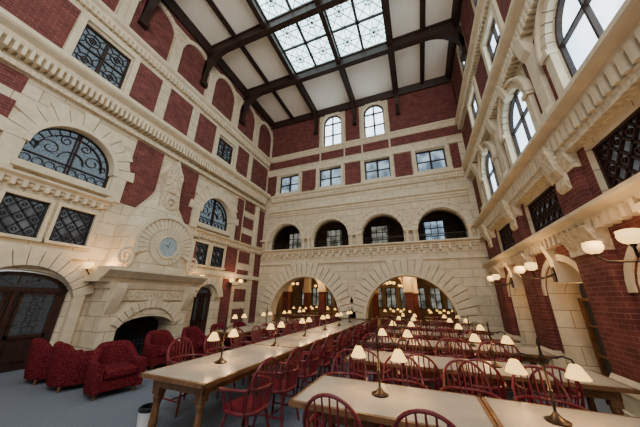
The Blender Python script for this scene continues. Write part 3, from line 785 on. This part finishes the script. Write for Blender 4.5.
# ---- armchairs
def armchair_parts():
    P=[]
    def rounded(sl,z0,z1,name,bev=.04):
        m=MB();m.box(*sl,z0,z1);return (name,m.mesh(name,damask,True,bevel=bev))
    P.append(rounded((-.36,.36,-.34,.30),.10,.32,'seat_base'))
    P.append(rounded((-.27,.27,-.40,.24),.31,.46,'seat_cushion',.05))
    m=MB();k=24;vs=[];fs=[];sec=[]
    for i in range(k+1):
        t=i/k;a=pi*(1-t)
        cx,cy=math.cos(a),math.sin(a)
        h=.58+.28*sstep(max(0,min(math.sin(a)*1.1,1)))
        ro,ri=(.43,.29)
        sx=math.copysign(abs(cx)**.88,cx);sy=abs(cy)**.88
        lean=.08*max(0,math.sin(a))
        def pt(r,z): return (r*sx, (r-.02)*sy+lean*(z-.1)*1.2, z)
        ring=[pt(ro-.02,.10),pt(ro,.3),pt(ro+.005,h-.12),pt(ro-.005,h-.05),pt(ro-.03,h-.01),pt((ro+ri)/2,h),pt(ri+.03,h-.02),pt(ri+.005,h-.06),pt(ri,h-.14),pt(ri,.3),pt(ri,.1)]
        sec.append(ring)
    front=[ [ (p[0],p[1]-.36,p[2]) for p in sec[0]] ]
    back=[ [ (p[0],p[1]-.36,p[2]) for p in sec[-1]] ]
    sec=front+sec+back
    n=len(sec[0])
    for r in sec: vs+=r
    for i in range(len(sec)-1):
        for j in range(n): fs.append((i*n+j,i*n+(j+1)%n,(i+1)*n+(j+1)%n,(i+1)*n+j))
    fs+=[tuple(range(n)),tuple(range((len(sec)-1)*n,len(sec)*n))[::-1]]
    m.add(vs,fs);P.append(('backrest',m.mesh('backrest',damask,True)))
    for sx in (-1,1):
        for sy in (-1,1):
            m=MB();m.tube([(sx*.31,sy*.26,.12),(sx*.32,sy*.27,0)],[.03,.02],8);P.append(('leg',m.mesh('leg',oak,True)))
    return P
AC=armchair_parts()
def armchair(x,y,rot,group="red armchairs by the fireplace",label="plump red damask upholstered barrel armchair"):
    e=empty('armchair',(x,y,0),rot,label,'armchair',group);e.scale=(.92,.92,.95)
    for n,me in AC: link(n,me,e)
armchair(-7.50,3.45,2.95);armchair(-6.58,3.42,2.95);armchair(-5.56,3.52,1.35)
for i in range(4): armchair(-6.42+.05*i,5.1+i*1.05,1.45+.1*(i%2))
# ---- sconces
def sconce(F,u,z,n0,arm=.34):
    base=F(u,z,n0)
    e=empty('wall_sconce',base,0,"bronze two arm wall sconce with frosted bell shades",'wall lamp',"sconces along the walls")
    def loc(p): 
        q=F(u+p[0],z+p[2],n0+p[1]);return (q[0]-base[0],q[1]-base[1],q[2]-base[2])
    m=MB();P=[(-.06,0,-.16),(.06,0,-.16),(.08,0,0),(.05,0,.16),(-.05,0,.16),(-.08,0,0)]
    m.add([loc(p) for p in P]+[loc((p[0],.03,p[2])) for p in P],[(0,1,2,3,4,5),(11,10,9,8,7,6)]+[(i,(i+1)%6,6+(i+1)%6,6+i) for i in range(6)])
    link('wall_plate',m.mesh('wall_plate',bronze),e)
    for s in (-1,1):
        m=MB();m.tube([loc((0,.02,0)),loc((s*.1,arm*.4,-.08)),loc((s*.24,arm-.06,-.06)),loc((s*.34,arm,.03)),loc((s*.34,arm,.08))],.016,8)
        m.lathe([(.02,.03),(.035,.06),(.03,.075)],loc((s*.34,arm,0)),12);link('arm',m.mesh('arm',bronze,True),e)
        m=MB();m.lathe([(.03,.06),(.075,.085),(.10,.12),(.108,.16),(.10,.20),(.105,.22),(.06,.235),(.01,.24)],loc((s*.34,arm,0)),20);link('lamp_shade',m.mesh('lamp_shade',sconcem,True),e)
    return base
SL=[]
for u in RL[1:]:
    b=sconce(FR,u,2.28,.12,arm=.5);SL.append((b[0]-.5,b[1],b[2]+.3))
    mb=MB();mb.prof(FR,u-.09,u+.09,[(-.3,2.1),(.12,2.1),(.12,2.6),(.22,2.92),(-.3,2.92)]);struct('trim',mb,stoneT,"stone keystone block carrying a sconce",'bracket')
for u in (1.2,4.22,7.45,9.9): b=sconce(FL,u,2.3,.13);SL.append((b[0]+.4,b[1],b[2]+.3))
def pendant(x,y,z,top):
    e=empty('pendant_light',(x,y,top),0,"bronze pendant with warm glass globes",'ceiling lamp',"pendants beyond the arches")
    h=z-top
    m=MB();m.tube([(0,0,0),(0,0,h)],.015,6);m.lathe([(.06,-.03),(.06,0)],n=12);link('rod',m.mesh('rod',bronze),e)
    m=MB()
    for i in range(4): a=pi/2*i+.4;m.tube([(0,0,h),(.15*math.cos(a),.15*math.sin(a),h-.08),(.28*math.cos(a),.28*math.sin(a),h)],.01,6)
    link('arm',m.mesh('arm',bronze),e)
    for i in range(4):
        a=pi/2*i+.4;m=MB();m.lathe([(.02,.0),(.07,.03),(.09,.08),(.07,.13),(.02,.16)],(.28*math.cos(a),.28*math.sin(a),h),12)
        link('globe',m.mesh('globe',sconcem,True),e)
for x in (-7.2,-4.6,-1.5,1.2):
    pendant(x,13.7,2.45,3.42);pendant(x+.6,16.6,2.45,3.42)
# ---- waste bin
m=MB();m.lathe([(.105,0),(.12,.19),(.122,.2),(.11,.2),(.095,.02)],n=20)
e=empty('waste_bin',(-3.72,2.95,0),0,"small white waste bin with dark rim on the carpet",'bin');link('bin_body',m.mesh('bin_body',white,True),e)
m=MB();m.lathe([(.124,.19),(.128,.23),(.10,.24),(.10,.19)],n=20);link('rim',m.mesh('rim',iron,True),e)
# ------------------------------------------------------------ lights
def point(loc,e,c,r=.3):
    l=bpy.data.lights.new('point','POINT');l.energy=e;l.color=c;l.shadow_soft_size=r;o=bpy.data.objects.new('light',l);COL.objects.link(o);o.location=loc
W=(1,.60,.27)
for x in (-6,-.5): point((x,14.4,2.9),45,W);point((x,17,2.9),60,W)
for x in (-5.75,-.1): point((x,14.0,6.7),5,W)
for p in LAMPS: point(p,3.2,W,.04)
for p in SL: point(p,14,W,.08)
for u in RL[1:]: point((XR+.35,u,1.9),5,W,.06)  # warm points added to light the recesses, no fitting there
l=bpy.data.lights.new('area','AREA');l.shape='RECTANGLE';l.size=6;l.size_y=7;l.energy=600;l.color=(1,.97,.93)
o=bpy.data.objects.new('rear_fill',l);COL.objects.link(o);o.location=(.3,YF-.6,9.3)  # unseen fill light added behind the camera, aimed towards the left wall
o.rotation_euler=(Vector((-7.6,12.0,-1.2))).to_track_quat('-Z','Y').to_euler()
w=bpy.data.worlds.new('World');S.world=w;w.use_nodes=True
bg=w.node_tree.nodes['Background'];bg.inputs[0].default_value=(.95,.95,1,1);bg.inputs[1].default_value=.42
# ------------------------------------------------------------ camera
cd=bpy.data.cameras.new('cam');co=bpy.data.objects.new('camera',cd);COL.objects.link(co);S.camera=co
cd.sensor_width=36;cd.sensor_fit='HORIZONTAL';cd.lens=241/640*36;cd.clip_start=.02
ex=Vector((.9304,.1083,.3503)).normalized();ey=Vector((.3669,-.3143,-.8756));ey=(ey-ex*ey.dot(ex)).normalized();ez=ex.cross(ey)
M=Matrix((ex,ey,ez)).to_4x4();M.translation=Vector((0,0,1.7));co.matrix_world=M
S.view_settings.view_transform='AgX'
S.view_settings.exposure=.35
